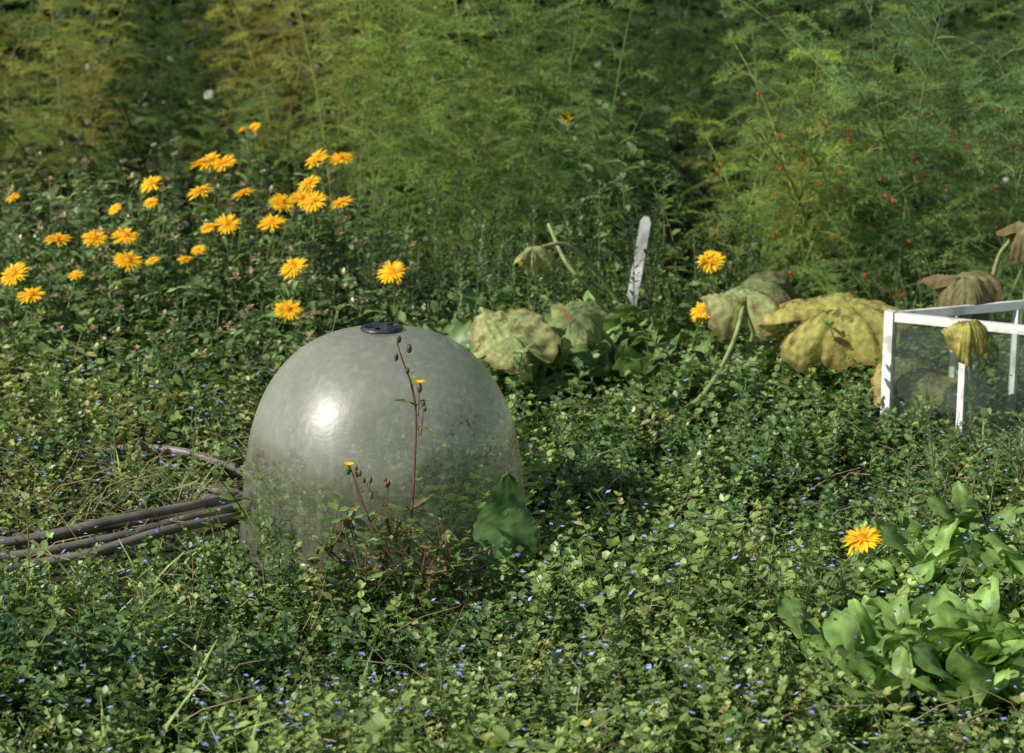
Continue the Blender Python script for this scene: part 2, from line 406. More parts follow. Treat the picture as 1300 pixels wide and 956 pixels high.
# ---------------------------------------------------------------- taller weeds
def weed(seed, n=8, L=.13, leafL=.04, w=.3, tooth=.12, stemcol=(.8, .7, .5)):
    r = np.random.default_rng(seed); mb = MB()
    lf = blade(9, w, .42, .25, .3, .3, seed, 1.3, 0, 5, .1, tooth)
    le = r.uniform(-.25, .25, 2); t = np.linspace(0, 1, n + 1)
    P = np.stack([le[0] * L * t ** 1.5, le[1] * L * t ** 1.5, L * t], 1)
    tube(mb, P, np.linspace(.0022, .001, n + 1), 5, stemcol, 0)
    T = []; D = []; S = []; Cc = []
    for i in range(1, n + 1):
        az = i * 1.57 + r.uniform(-.3, .3)
        for k in range(2):
            a = az + k * pi; el = r.uniform(0, .45) + .5 * i / n
            D.append((math.cos(a) * math.cos(el), math.sin(a) * math.cos(el), math.sin(el)))
            T.append(P[i]); S.append(leafL * (1.1 - .55 * i / n) * r.uniform(.8, 1.2)); q = r.uniform(.8, 1.2); Cc.append((q, q, q))
    mb.inst(lf, frames(np.array(D), r.uniform(-.3, .3, len(D))), np.array(T), np.array(S), np.array(Cc))
    return mb.flat()
weeds = [weed(1), weed(2, 7, .12, .05, .26), weed(3, 9, .15, .035, .34), weed(4, 6, .09, .045, .38)]
wd = MB()
def scatter_weed(n, cx, cy, sx, sy, s0, base):
    x = rng.normal(cx, sx, n); y = rng.normal(cy, sy, n)
    k = (np.hypot(x - CL[0], y - CL[1]) > CR + .05) & (hose_dist(x, y) > .05); x, y = x[k], y[k]; n = len(x)
    kk = rng.integers(0, len(weeds), n); R = rotz(rng.uniform(0, 2 * pi, n)) @ rotx(rng.uniform(-.3, .3, n))
    s = s0 * rng.uniform(.6, 1.25, n); C = np.array(base) * rng.uniform(.75, 1.25, (n, 1))
    for i, tp in enumerate(weeds):
        q = kk == i
        if q.any(): wd.inst(tp, R[q], np.stack([x, y, gh(x, y)], 1)[q], s[q], C[q])
scatter_weed(130, .22, 3.75, .2, .16, .85, (.12, .21, .075))
scatter_weed(50, -.62, 2.9, .18, .07, .85, (.10, .185, .07))
scatter_weed(50, .5, 3.1, .3, .2, .6, (.19, .29, .09))
scatter_weed(120, 0., 3.1, .9, .5, .55, (.17, .27, .085))
scatter_weed(150, .55, 4.15, .45, .25, .9, (.16, .26, .085))
scatter_weed(50, 1.0, 4.0, .12, .08, .8, (.18, .29, .09))
scatter_weed(70, -.05, 4.25, .25, .12, 1.1, (.15, .25, .08))
wd.build('nettle_weeds', [M_leaf])

sw = MB()
def wisp(x, y, H, col, seed, dens=1.):
    r = np.random.default_rng(seed); le = r.uniform(-.12, .12, 2)
    P = spline([(x, y, 0), (x + le[0] * H * .4, y + le[1] * H * .4, H * .5), (x + le[0] * H, y + le[1] * H, H)], 12)
    tube(sw, P, np.linspace(.0022, .0008, 12), 4, np.array(col) * .9)
    m = int(70 * dens); t = np.sqrt(r.uniform(.12, 1, m)); idx = t * 11; i0 = np.minimum(idx.astype(int), 10); f = (idx - i0)[:, None]
    T = P[i0] * (1 - f) + P[i0 + 1] * f
    a = r.uniform(0, 2 * pi, m); el = r.uniform(.1, 1.1, m)
    D = np.stack([np.cos(a) * np.cos(el), np.sin(a) * np.cos(el), np.sin(el)], 1)
    off = (r.uniform(0, .03, m) * (1.2 - t))[:, None] * D
    sw.inst(small_leaf(.22), frames(D), T + off, r.uniform(.008, .022, m) * (1.25 - .6 * t), np.array(col) * r.uniform(.7, 1.3, (m, 1)))
for i, (x, y, H) in enumerate([(-.09, 4.7, .38), (-.06, 4.75, .33), (-.12, 4.65, .3), (-.02, 4.62, .28), (.05, 4.8, .36), (.37, 2.98, .17), (.42, 3.02, .15), (.34, 3.05, .14), (.3, 2.9, .13),
        (-.36, 3.2, .17), (-.38, 3.22, .2), (-.33, 3.18, .13), (.58, 3.35, .16), (.66, 3.5, .18), (.72, 3.55, .2), (.75, 3.7, .22), (.82, 3.62, .2), (.9, 3.75, .2),
        (.2, 4.9, .45), (.15, 5.0, .4), (.42, 4.85, .35), (.5, 4.9, .4), (-.1, 2.8, .12), (.05, 2.75, .11), (.14, 2.9, .12), (-.8, 4.1, .13), (-.6, 4.2, .14), (-.95, 3.0, .11), (.86, 3.95, .18), (.93, 3.9, .2), (1.0, 3.88, .19)]):
    wisp(x, y, H, (.23, .31, .14), i + 50)
for i in range(100):
    wisp(rng.uniform(-1.0, 1.1), rng.uniform(3.9, 4.6), rng.uniform(.1, .2), (.22, .32, .12), i + 200, .7)
for i in range(90):
    wisp(rng.uniform(-.35, .6), rng.uniform(4.7, 5.5), rng.uniform(.22, .46), np.array((.12, .185, .075)) * rng.uniform(.6, 1.4), i + 400, 1.6)
sw.build('seeding_weeds', [M_leaf])

# ---------------------------------------------------------------- calendula
def cal_flower(seed, dia=.057):
    r = np.random.default_rng(seed); mb = MB()
    p = blade(5, .105, .62, .12, .15, 0, seed, 1., 0, 3, .4)
    for ring, (n, l, el) in enumerate([(22, 1., .10), (18, .88, .24), (10, .45, .5)]):
        a = np.arange(n) * 2 * pi / n + r.normal(0, .06, n) + ring * .17; e = el + r.normal(0, .09, n)
        D = np.stack([np.cos(a) * np.cos(e), np.sin(a) * np.cos(e), np.sin(e)], 1)
        q = r.uniform(.88, 1.06, n)[:, None]
        mb.inst(p, frames(D), D * .004 + [0, 0, ring * .001], dia / 2 * l * r.uniform(.88, 1.06, n), np.array([.93, .62 - .05 * ring, .03]) * q)
    b = ball(.0085, (.78, .38, .01), 0, 10, 6, sz=.5); mb.raw(*[b[0] + [0, 0, .004], b[1], b[2], 0])
    gbl = ball(.007, (.15, .24, .06), 1, 8, 4, sz=.7); mb.raw(gbl[0] + [0, 0, -.004], gbl[1], gbl[2], 1)
    return mb.flat()
cflw = [cal_flower(s) for s in range(5)]
cleaf = [blade(7, .17, .62, .3, .35, .3, s, 1.3, 1, 5, .25) for s in range(4)]

def face_rot(d):
    F_ = frames(np.atleast_2d(d), np.array([rng.uniform(0, 6)]))
    return np.stack([F_[:, :, 1], F_[:, :, 2], F_[:, :, 0]], 2)

def cal_stem(mb, base, top, nl=7, ll=.055, col=(.17, .26, .085), sr=1.):
    base = np.array(base, float); top = np.array(top, float); mid = base * .45 + top * .55 + np.array([rng.normal(0, .02), rng.normal(0, .02), 0])
    P = spline([base, mid, top], 10)
    tube(mb, P, np.linspace(.0026, .0014, 10) * sr, 5, np.array(col) * 1.05, 1)
    t = rng.uniform(.1, .97, nl) * 9; i0 = np.minimum(t.astype(int), 8); f = (t - i0)[:, None]; T = P[i0] * (1 - f) + P[i0 + 1] * f
    a = rng.uniform(0, 2 * pi, nl); el = rng.uniform(-.1, .9, nl)
    D = np.stack([np.cos(a) * np.cos(el), np.sin(a) * np.cos(el), np.sin(el)], 1)
    mb.inst(cleaf[rng.integers(4)], frames(D, rng.uniform(-.4, .4, nl)), T, ll * rng.uniform(.6, 1.25, nl), np.array(col) * rng.uniform(.65, 1.4, (nl, 1)))

flowers = [(-1.084, 4.69, .279), (-1.034, 4.62, .246), (-1.023, 4.865, .326), (-.952, 4.70, .275), (-.94, 4.87, .327), (-.916, 5.0, .374),
 (-.874, 4.88, .33), (-.85, 4.77, .293), (-.848, 5.11, .416), (-.837, 5.03, .384), (-.796, 4.77, .294), (-.725, 4.78, .296), (-.728, 5.07, .403),
 (-.723, 5.21, .456), (-.686, 5.2, .453), (-.626, 5.06, .40), (-.65, 4.93, .35), (-.69, 4.91, .345), (-.547, 4.93, .352), (-.534, 5.03, .384),
 (-.475, 4.55, .227), (-.481, 4.74, .285), (-.477, 5.11, .416), (-.467, 5.22, .461), (-.46, 5.03, .386), (-.411, 5.22, .461), (-.395, 5.03, .384),
 (-.263, 4.72, .277), (-.659, 5.35, .516), (-.631, 5.36, .52), (-.70, 4.82, .31), (-.745, 5.22, .45), (-.49, 5.05, .39), (-1.15, 5.0, .40)]
small = {3, 5, 9, 10, 28, 29, 30, 17, 33, 11}
cb = MB()
for i, f in enumerate(flowers):
    d = np.array([-.22 + rng.normal(0, .22), -.42 + rng.normal(0, .2), .95])
    cb.inst(cflw[i % 5], face_rot(d), np.array([f]), np.array([.62 if i in small else rng.uniform(1., 1.18)]))
    cal_stem(cb, (f[0] + rng.normal(0, .05), f[1] + rng.normal(0.05, .06), 0), np.array(f) - [0, 0, .004], 9)
def patch_h(x, y):
    return np.clip(.17 + (y - 4.35) * .29, .1, .46)
n = 640; x = rng.uniform(-1.35, -.22, n); y = rng.uniform(4.42, 5.5, n)
for i in range(n):
    if x[i] > -.42 and y[i] > 5.3: continue
    h = patch_h(x[i], y[i]) * rng.uniform(.45, 1.0) * (1 if x[i] < -.35 else .85)
    q = rng.uniform(.65, 1.35); tp = np.array([x[i] + rng.normal(0, .06), y[i] + rng.normal(0, .05), h])
    cal_stem(cb, (x[i], y[i], 0), tp, 15, .042, (.17 * q, .25 * q, .10 * q), .7)
    if rng.random() < .55:
        m = 14; a = rng.uniform(0, 2 * pi, m); el = rng.uniform(-.1, 1.2, m)
        D = np.stack([np.cos(a) * np.cos(el), np.sin(a) * np.cos(el), np.sin(el)], 1); br = rng.random()
        col = np.array([.56, .43, .33]) * (1 - br) + np.array([.40, .42, .2]) * br
        cb.inst(small_leaf(.25, mat=1), frames(D), np.tile(tp, (m, 1)), rng.uniform(.009, .019, m), col * rng.uniform(.6, 1.4, (m, 1)))
cb.build('calendula_flower_bed', [M_petal, M_leaf])

def single_cal(pts, base):
    mb = MB()
    for p_, d in pts:
        mb.inst(cflw[int(rng.integers(5))], face_rot(np.array(d)), np.array([p_]), np.array([rng.uniform(.95, 1.1)]))
        cal_stem(mb, (p_[0] + rng.normal(0, .02), p_[1] + .04, 0), np.array(p_) - [0, 0, .004], 8, .05)
    for i in range(base):
        c = pts[0][0]; cal_stem(mb, (c[0] + rng.normal(0, .06), c[1] + .05 + rng.normal(0, .06), 0), (c[0] + rng.normal(0, .09), c[1] + .05 + rng.normal(0, .08), c[2] * rng.uniform(.4, .8)), 8, .06)
    return mb.build('calendula_plant', [M_petal, M_leaf])
single_cal([((.44, 4.77, .293), (-.3, -.6, .8)), ((.406, 4.55, .225), (-.4, -.5, .8))], 14)
single_cal([((.511, 3.05, .19), (-.30, -.36, .95))], 5)

# spoon-leaf rosettes
ros = MB()
rl = [blade(12, .18, .66, .25, .34, .6, s, 1.35, 0, 5, .2) for s in range(4)]
def rosette(x, y, n, L, col, up=.7, z=0.):
    a = rng.uniform(0, 2 * pi, n); el = rng.uniform(up - .45, up + .45, n)
    D = np.stack([np.cos(a) * np.cos(el), np.sin(a) * np.cos(el), np.sin(el)], 1)
    for k in range(4):
        q = np.arange(n) % 4 == k
        if q.any():
            ros.inst(rl[k], frames(D[q], rng.uniform(-.3, .3, q.sum())), np.tile([x, y, z + .005], (q.sum(), 1)), L * rng.uniform(.55, 1.2, q.sum()), np.array(col) * rng.uniform(.65, 1.2, (q.sum(), 1)))
lg = (.245, .395, .105)
for x, y, n, L in ROS:
    rosette(x, y, n, L, lg, .95, .025)
for i in range(44):
    rosette(rng.uniform(-.25, .95), rng.uniform(4.2, 4.95), 9, rng.uniform(.10, .15), np.array((.15, .24, .08)) * rng.uniform(.8, 1.5), .8, .03)
for i in range(26):
    rosette(rng.uniform(-.2, .25), rng.uniform(4.35, 4.9), 10, .15, np.array((.17, .27, .09)) * rng.uniform(.8, 1.4), 1.0, .07)
ros.build('spoon_leaf_rosettes', [M_big])

# ---------------------------------------------------------------- asparagus ferns
def asparagus(seed, nst=6, H=1.3, nb=24, berries=0, lean=.28, wn=.0011, low=.16, K=7, NN=3, m=16):
    r = np.random.default_rng(seed); mb = MB(); S0 = []; SD = []; SL = []; SC = []; bp = []
    for s in range(nst):
        az = r.uniform(0, 2 * pi); le = r.uniform(.05, lean) ; h = H * r.uniform(.7, 1.08)
        b0 = np.array([r.normal(0, .05), r.normal(0, .05), 0]); tt = np.linspace(0, 1, 16)
        dirv = np.array([math.cos(az), math.sin(az), 0])
        P = b0 + np.outer(tt, [0, 0, h]) * (1 - .1 * tt[:, None] ** 2 * le / .3) + np.outer(tt ** 1.9, dirv) * h * le * 1.4
        tube(mb, P, np.linspace(.0048, .001, 16), 5, (.34, .38, .15), 0)
        yel = r.uniform(0, 1)
        for b in range(nb):
            t = low + (1 - low) * (b + r.random()) / nb; q = t * 15; i0 = min(int(q), 14); o = P[i0] + (P[i0 + 1] - P[i0]) * (q - i0)
            Lb = (.42 * (1 - t) ** .6 + .08) * r.uniform(.6, 1.15) * H / 1.3; a = b * 2.4 + r.uniform(-.4, .4); el = r.uniform(.25, .85)
            d0 = np.array([math.cos(a) * math.cos(el), math.sin(a) * math.cos(el), math.sin(el)])
            k = np.linspace(0, 1, 7); Q = o + np.outer(k * Lb, d0) + np.outer(k ** 2 * Lb * -.5, [0, 0, 1])
            tube(mb, Q, np.linspace(.0016, .0006, 7), 3, (.30, .34, .13), 0)
            tg = norm(np.gradient(Q, axis=0)); bt = r.uniform(.45, 1.6)
            for j in range(m):
                u = .22 + .78 * (j + r.random()) / m; w = u * 6; i1 = min(int(w), 5); oo = Q[i1] + (Q[i1 + 1] - Q[i1]) * (w - i1)
                pr = norm(np.cross(tg[i1], r.normal(0, .3, 3) + [0, 0, 1])) * (1 if j % 2 else -1)
                dd = norm(tg[i1] * .8 + pr * .75 + r.normal(0, .12, 3))
                S0.append(oo); SD.append(dd); SL.append(r.uniform(.04, .1) * (1.15 - .7 * u) * H / 1.3)
                cc = np.array([.215, .295, .115]) * r.uniform(.88, 1.12) * bt
                if yel > .6: cc = cc * [1.25, 1.1, .9]
                SC.append(cc)
                if berries and oo[2] < .60 and r.random() < berries: bp.append(oo + dd * SL[-1] * .5 + [0, 0, -.006])
    S0 = np.array(S0); SD = np.array(SD); SL = np.array(SL); SC = np.array(SC)
    tw = np.array([(0, 0, 0), (.5, -.006, 0), (1, 0, 0), (.5, .006, 0)])
    mb.inst((tw, np.array([[0, 1, 2, 3]]), np.ones((4, 3)), np.array([0])), frames(SD), S0, SL, SC * [1.05, 1, .9])
    pos = np.repeat(S0, K * NN, 0); dr = np.repeat(SD, K * NN, 0); ln = np.repeat(SL, K * NN); cl = np.repeat(SC, K * NN, 0)
    u = np.tile(np.repeat((np.arange(K) + .7) / K, NN), len(S0)); N_ = len(pos)
    T = pos + dr * (u * ln)[:, None]
    D = norm(dr * .65 + norm(r.normal(0, 1, (N_, 3))) * .75)
    nd = (np.array([(0, 0, 0), (.5, -1, 0), (1, 0, 0), (.5, 1, 0)], float), np.array([[0, 1, 2, 3]]), np.ones((4, 3)), np.array([0]))
    L_ = r.uniform(.007, .013, N_); sc = np.stack([L_, np.full(N_, wn / 2), L_], 1)
    mb.inst(nd, frames(D, r.uniform(0, pi, N_)), T, sc, cl * r.uniform(.8, 1.2, (N_, 1)))
    if bp:
        n_ = len(bp); mb.inst(ball(.0048, (.62, .03, .012), 1, 8, 5), rotz(np.zeros(n_)), np.array(bp), r.uniform(.8, 1.15, n_))
    return mb.build('asparagus_fern_mesh', [M_fern, M_berry], smooth=False, link=False)
fernA = asparagus(1, wn=.0018); fernB = asparagus(2, 7, 1.35, wn=.0018); fernC = asparagus(3, 5, 1.2, 28, wn=.0018)
fernD = asparagus(4, 7, .95, 28, .026, .55, .0013, .12, 8, 3); fernE = asparagus(5, 6, .85, 28, .028, .6, .0013, .1, 8, 3)
def put(me, x, y, s, rz, tint):
    o = bpy.data.objects.new('asparagus_fern', me); scene.collection.objects.link(o)
    o.location = (x, y, float(gh(x, y)) - .01); o.scale = (s, s, s * rng.uniform(.94, 1.06)); o.rotation_euler = (0, 0, rz); o.color = (*tint, 1)
G = (.80, .98, .92); YL = (1.4, 1.15, .95); BG = (.78, .95, 1.0); LM = (1.08, 1.12, .9); DK = (.38, .48, .46)  # DK darkens the fern colour to stand for deep shadow
for me, x, y, s, t in [(fernD, 1.0, 5.3, 1., BG), (fernE, .72, 5.35, .9, LM), (fernD, 1.35, 5.5, 1.0, BG), (fernE, 1.2, 5.1, .85, BG), (fernE, .95, 5.75, 1., G), (fernA, 1.8, 5.8, .7, DK), (fernD, .62, 5.7, .75, LM)]:
    put(me, x, y, s, rng.uniform(0, 6), t)
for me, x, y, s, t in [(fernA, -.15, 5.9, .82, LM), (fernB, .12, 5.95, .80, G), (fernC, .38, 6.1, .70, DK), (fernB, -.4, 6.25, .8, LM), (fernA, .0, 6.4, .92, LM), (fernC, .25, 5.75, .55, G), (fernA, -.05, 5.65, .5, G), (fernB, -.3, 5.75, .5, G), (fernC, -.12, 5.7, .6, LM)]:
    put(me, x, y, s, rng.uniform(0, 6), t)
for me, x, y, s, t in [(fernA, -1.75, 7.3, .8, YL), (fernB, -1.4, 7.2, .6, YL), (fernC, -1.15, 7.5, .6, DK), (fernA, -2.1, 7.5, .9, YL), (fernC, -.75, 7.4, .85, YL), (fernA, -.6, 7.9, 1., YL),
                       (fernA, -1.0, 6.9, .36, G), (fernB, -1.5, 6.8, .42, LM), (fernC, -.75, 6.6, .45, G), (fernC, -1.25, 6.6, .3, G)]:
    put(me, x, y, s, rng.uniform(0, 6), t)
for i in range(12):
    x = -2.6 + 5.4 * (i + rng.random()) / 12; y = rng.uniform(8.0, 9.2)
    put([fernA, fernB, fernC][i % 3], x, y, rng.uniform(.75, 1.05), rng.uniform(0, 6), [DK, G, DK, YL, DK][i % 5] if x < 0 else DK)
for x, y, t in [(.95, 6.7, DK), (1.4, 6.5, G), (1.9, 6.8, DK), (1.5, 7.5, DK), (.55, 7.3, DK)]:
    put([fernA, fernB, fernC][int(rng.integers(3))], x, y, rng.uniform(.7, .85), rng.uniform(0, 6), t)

hd = MB(); n = 60000
x = rng.uniform(-6.5, 6.5, n); y = 10.6 + .35 * snoise(x, x * .3, 1.1, 1.) + rng.exponential(.35, n); z = 2.5 * rng.uniform(0, 1, n) ** 1.5 + .1 * snoise(x, y, 2., 4.)
D = norm(rng.normal(0, 1, (n, 3)) + [0, -.4, 0])
hd.inst(small_leaf(.38), frames(D), np.stack([x, y, z], 1), rng.uniform(.05, .10, n), np.array([.024, .042, .014]) * rng.uniform(.5, 1.5, (n, 1)))  # sunlit hedge; very dark leaf colour paints it as if in shade
hd.build('hedge', [M_hedge])

# ---------------------------------------------------------------- bell cloche
def empty(name, loc=(0, 0, 0)):
    e = bpy.data.objects.new(name, None); scene.collection.objects.link(e); e.location = loc; return e
cl = empty('bell_cloche', (CL[0], CL[1], 0.0))
def lathe(prof, seg=96):
    prof = np.array(prof); a = np.linspace(0, 2 * pi, seg, endpoint=False)
    V = np.stack([prof[:, 0][:, None] * np.cos(a), prof[:, 0][:, None] * np.sin(a), np.repeat(prof[:, 1][:, None], seg, 1)], -1).reshape(-1, 3)
    F = [(i * seg + j, i * seg + (j + 1) % seg, (i + 1) * seg + (j + 1) % seg, (i + 1) * seg + j) for i in range(len(prof) - 1) for j in range(seg)]
    return V, F
ctl = spline([(.2475, .0, 0), (.242, .05, 0), (.2365, .11, 0), (.2305, .165, 0), (.2225, .220, 0), (.2075, .274, 0), (.182, .324, 0), (.148, .3635, 0), (.107, .390, 0), (.062, .404, 0), (.022, .408, 0)], 60)[:, :2]
prof = np.vstack([[(.2565, -.004), (.2575, .0), (.2565, .004), (.250, .005)], ctl[1:]])
m = MB(); V, F = lathe(prof); m.raw(V, F, (1, 1, 1), 0); o = m.build('dome', [M_cloche]); o.parent = cl
m = MB(); V, F = lathe([(.021, .400), (.034, .4075), (.0355, .410), (.0345, .4125), (.031, .414), (.028, .4135), (.0265, .4115), (.012, .4118), (.0105, .4145), (.004, .4152), (.0005, .4152)], 48); m.raw(V, F, (1, 1, 1), 0)
for k in range(6):
    a = k * pi / 3; c, s = math.cos(a), math.sin(a)
    bx = np.array([(.011, -.0025, .4112), (.028, -.004, .4112), (.028, .004, .4112), (.011, .0025, .4112), (.011, -.0025, .4148), (.028, -.004, .4148), (.028, .004, .4148), (.011, .0025, .4148)])
    R = np.array([[c, -s, 0], [s, c, 0], [0, 0, 1]]); m.raw(bx @ R.T, [(4, 5, 6, 7), (0, 1, 5, 4), (1, 2, 6, 5), (2, 3, 7, 6), (3, 0, 4, 7)], (1, 1, 1), 0)
o = m.build('vent_cap', [M_black], smooth=False); o.parent = cl

# ---------------------------------------------------------------- glazed frame
fr = empty('glass_cold_frame')
def bar(mb, a, b, w, t, mat=0):
    a = np.array(a, float); b = np.array(b, float); d = norm(b - a); up = np.array([0, 0, 1.]) if abs(d[2]) < .9 else np.array([.8, -.6, 0])
    s = norm(np.cross(d, up)); u = np.cross(s, d)
    V = [p + s * i * t / 2 + u * j * w / 2 for p in (a, b) for i, j in ((-1, -1), (1, -1), (1, 1), (-1, 1))]
    mb.raw(V, [(0, 3, 2, 1), (4, 5, 6, 7), (0, 1, 5, 4), (1, 2, 6, 5), (2, 3, 7, 6), (3, 0, 4, 7)], (1, 1, 1), mat)
c0 = np.array([.742, 4.2, 0]); e1 = norm([.8, -.44, 0]); e2 = norm([.92, .38, 0]); H0, H1 = .012, .294
cA = c0; cB = c0 + e1 * .44; cC = cB + e2 * .44; cD = c0 + e2 * .44
fm = MB(); gl = MB(); zv = np.array([0, 0, 1.])
for p, q, e in ((cA, cB, e1), (cA, cD, e2), (cD, cC, e1), (cB, cC, e2)):
    bar(fm, p + zv * (H1 - .008) + e * .009, q + zv * (H1 - .008) - e * .009, .017, .014)
    bar(fm, p + zv * (H0 + .009) + e * .009, q + zv * (H0 + .009) - e * .009, .017, .014)
    for k in [.150, .295]: bar(fm, p + e * k + zv * (H0 + .018), p + e * k + zv * (H1 - .017), .013, .013)
    g0 = p + e * .006; g1 = q - e * .006
    gl.raw([g0 + zv * (H0 + .012), g1 + zv * (H0 + .012), g1 + zv * (H1 - .012), g0 + zv * (H1 - .012)], [(0, 1, 2, 3)], (1, 1, 1), 0)
for p in (cA, cB, cC, cD): bar(fm, p, p + zv * (H1 + .003), .019, .019)
o = fm.build('white_frame', [M_white], smooth=False); o.parent = fr
o = gl.build('glass_panes', [M_glass], smooth=False); o.parent = fr

# ---------------------------------------------------------------- withered squash plant
sq = empty('squash_plant')
def squash_leaf(name, pos, R0, droop, col_in, col_ed, seed, rz=0., squash=(1, 1, 1), tilt=0.):
    r = np.random.default_rng(seed); rings, seg = 22, 110; mb = MB(); V = []; C = []
    ph = r.uniform(0, 6, 8)
    for i in range(rings + 1):
        for j in range(seg + 1):
            a = -pi + 2 * pi * j / seg; q = i / rings
            lob = 1 + .06 * math.cos(5 * a) + .03 * math.sin(11 * a + ph[0]) + .02 * math.sin(23 * a + ph[6]) - .5 * math.exp(-((abs(a) - pi) / .22) ** 2)
            rho = R0 * q * lob
            am = droop * (.72 + .40 * math.sin(2 * a + ph[1]) + .22 * math.sin(3 * a + ph[2]) + .05 * math.sin(7 * a + ph[7]))
            steps = 6; rr = zz = 0
            for k in range(steps):
                al = am * min(1, ((k + .5) / steps * q) ** 1.3 * 1.5); rr += rho / steps * math.cos(al); zz -= rho / steps * math.sin(al)
            rr += (math.sin(9 * a + ph[3]) * .025 + math.sin(19 * a + ph[4]) * .02) * q * q * R0
            zz += .05 * R0 * math.sin(6 * q + 3 * a + ph[5]) * q + .028 * R0 * math.sin(11 * a + 7 * q + ph[6]) * q ** 3 + .012 * R0 * math.sin(27 * a + 14 * q) * q + .018 * R0 * math.sin(21 * q + 15 * a * q + ph[2])
            V.append((rr * math.cos(a) * squash[0], rr * math.sin(a) * squash[1], zz * squash[2]))
            vein = math.exp(-((((a / (2 * pi / 5)) + .5) % 1 - .5) * 2 * pi / 5 * q / .03) ** 2) if q > .03 else 1
            e = np.clip((q - .35) / .65 + .18 * math.sin(6 * a + ph[2]) + r.normal(0, .06), 0, 1)
            c = np.array(col_in) * (1 - e) + np.array(col_ed) * e; c = c * (1 + .22 * vein)
            if q > .95: c = c * .5 + np.array([.16, .09, .04]) * .5
            C.append(c)
    F = [(i * (seg + 1) + j, (i + 1) * (seg + 1) + j, (i + 1) * (seg + 1) + j + 1, i * (seg + 1) + j + 1) for i in range(rings) for j in range(seg)]
    V = np.array(V) @ rotz(rz)[0].T @ rotx(tilt)[0].T + np.array(pos); mb.raw(V, F, np.array(C), 0)
    o = mb.build(name, [M_dry]); o.parent = sq
yel = (.47, .46, .13); yed = (.52, .43, .14); pg = (.36, .42, .17); pe = (.46, .45, .20); br = (.26, .25, .12); be = (.24, .17, .09)
squash_leaf('leaf_1', (.665, 4.38, .265), .155, .9, yel, yed, 1, .3, (1.10, .8, 1.), .5)
squash_leaf('leaf_2', (.485, 4.45, .285), .12, 1.2, pg, pe, 2, 1.5, (.78, .8, 1.1), .4)
squash_leaf('leaf_3', (.0, 4.27, .235), .105, .7, pg, pe, 3, 2.4, (1.0, .8, 1.0), .75)
squash_leaf('leaf_4', (.13, 4.36, .250), .085, .9, (.18, .24, .10), pg, 4, .9, (1, .8, 1.), .6)
squash_leaf('leaf_5', (.905, 4.30, .345), .105, 1.3, br, be, 5, .2, (.8, .8, 1.2), .4)
squash_leaf('leaf_6', (.868, 4.08, .30), .08, 1.6, yel, yed, 6, 2., (.65, .6, 1.3), .2)
squash_leaf('leaf_7', (1.075, 4.5, .42), .09, 1.5, br, be, 7, .2, (.7, .7, 1.2), .3)
squash_leaf('leaf_8', (.045, 4.62, .35), .07, 1.5, pg, pe, 8, 1.2, (.7, .7, 1.2), .3)
squash_leaf('leaf_9', (.80, 4.25, .17), .11, 1.1, br, yed, 9, 1.2, (1, .8, 1.), .4)
squash_leaf('leaf_10', (.54, 4.55, .29), .09, 1.1, (.2, .25, .1), be, 10, 3., (1, .8, 1.), .4)
squash_leaf('leaf_11', (.30, 4.2, .10), .07, 1.0, be, br, 11, 3., (1, .8, 1.), .4)
st = MB(); sc_ = (.29, .34, .13)
for c in ([(.30, 4.13, .09), (.38, 4.2, .13), (.45, 4.35, .20), (.485, 4.46, .278)], [(.40, 4.55, .0), (.5, 4.5, .12), (.6, 4.45, .20), (.665, 4.40, .259)],
          [(.2, 4.5, 0), (.12, 4.42, .12), (.04, 4.33, .2), (0, 4.28, .231)], [(.3, 4.5, 0), (.24, 4.44, .13), (.18, 4.39, .22), (.13, 4.37, .245)],
          [(.35, 4.8, 0), (.24, 4.75, .2), (.13, 4.68, .34), (.045, 4.63, .345)], [(.25, 4.75, 0), (.2, 4.7, .2), (.12, 4.7, .3), (.08, 4.75, .38)],
          [(.95, 4.6, 0), (.95, 4.5, .2), (.93, 4.37, .31), (.905, 4.31, .34)], [(1.1, 4.7, 0), (1.1, 4.6, .25), (1.08, 4.52, .41), (1.075, 4.5, .418)], [(1.0, 4.65, 0), (1.03, 4.6, .3), (1.05, 4.55, .38)],
          [(.95, 4.3, 0), (.9, 4.2, .2), (.868, 4.09, .297)], [(.7, 4.5, 0), (.78, 4.35, .1), (.8, 4.26, .166)], [(.5, 4.7, 0), (.53, 4.62, .2), (.54, 4.56, .286)]):
    P = spline(c, 16); tube(st, P, np.linspace(.0065, .0042, 16), 8, sc_)
o = st.build('stems', [M_stem]); o.parent = sq

# ---------------------------------------------------------------- plant label
lb = MB(); a = np.array([.235, 4.78, .0]); b = np.array([.30, 4.82, .385]); d = norm(b - a); s = norm(np.array([.8, -.55, -.1])); nn = norm(np.cross(d, s)) * .0015
V = [a - s * .002, a + s * .002, a + d * .05 + s * .014, a + d * .05 - s * .014, b + s * .014 - d * .012, b - s * .014 - d * .012, b + s * .007, b - s * .007]
V = np.array([v + nn for v in V] + [v - nn for v in V])
lb.raw(V, [(0, 1, 2, 3), (3, 2, 4, 5), (5, 4, 6, 7), (9, 8, 11, 10), (10, 11, 13, 12), (12, 13, 15, 14), (1, 9, 10, 2), (2, 10, 12, 4), (4, 12, 14, 6), (6, 14, 15, 7), (7, 15, 13, 5), (5, 13, 11, 3), (3, 11, 8, 0)], (1, 1, 1), 0)
lb.build('plant_label', [M_label], smooth=False)

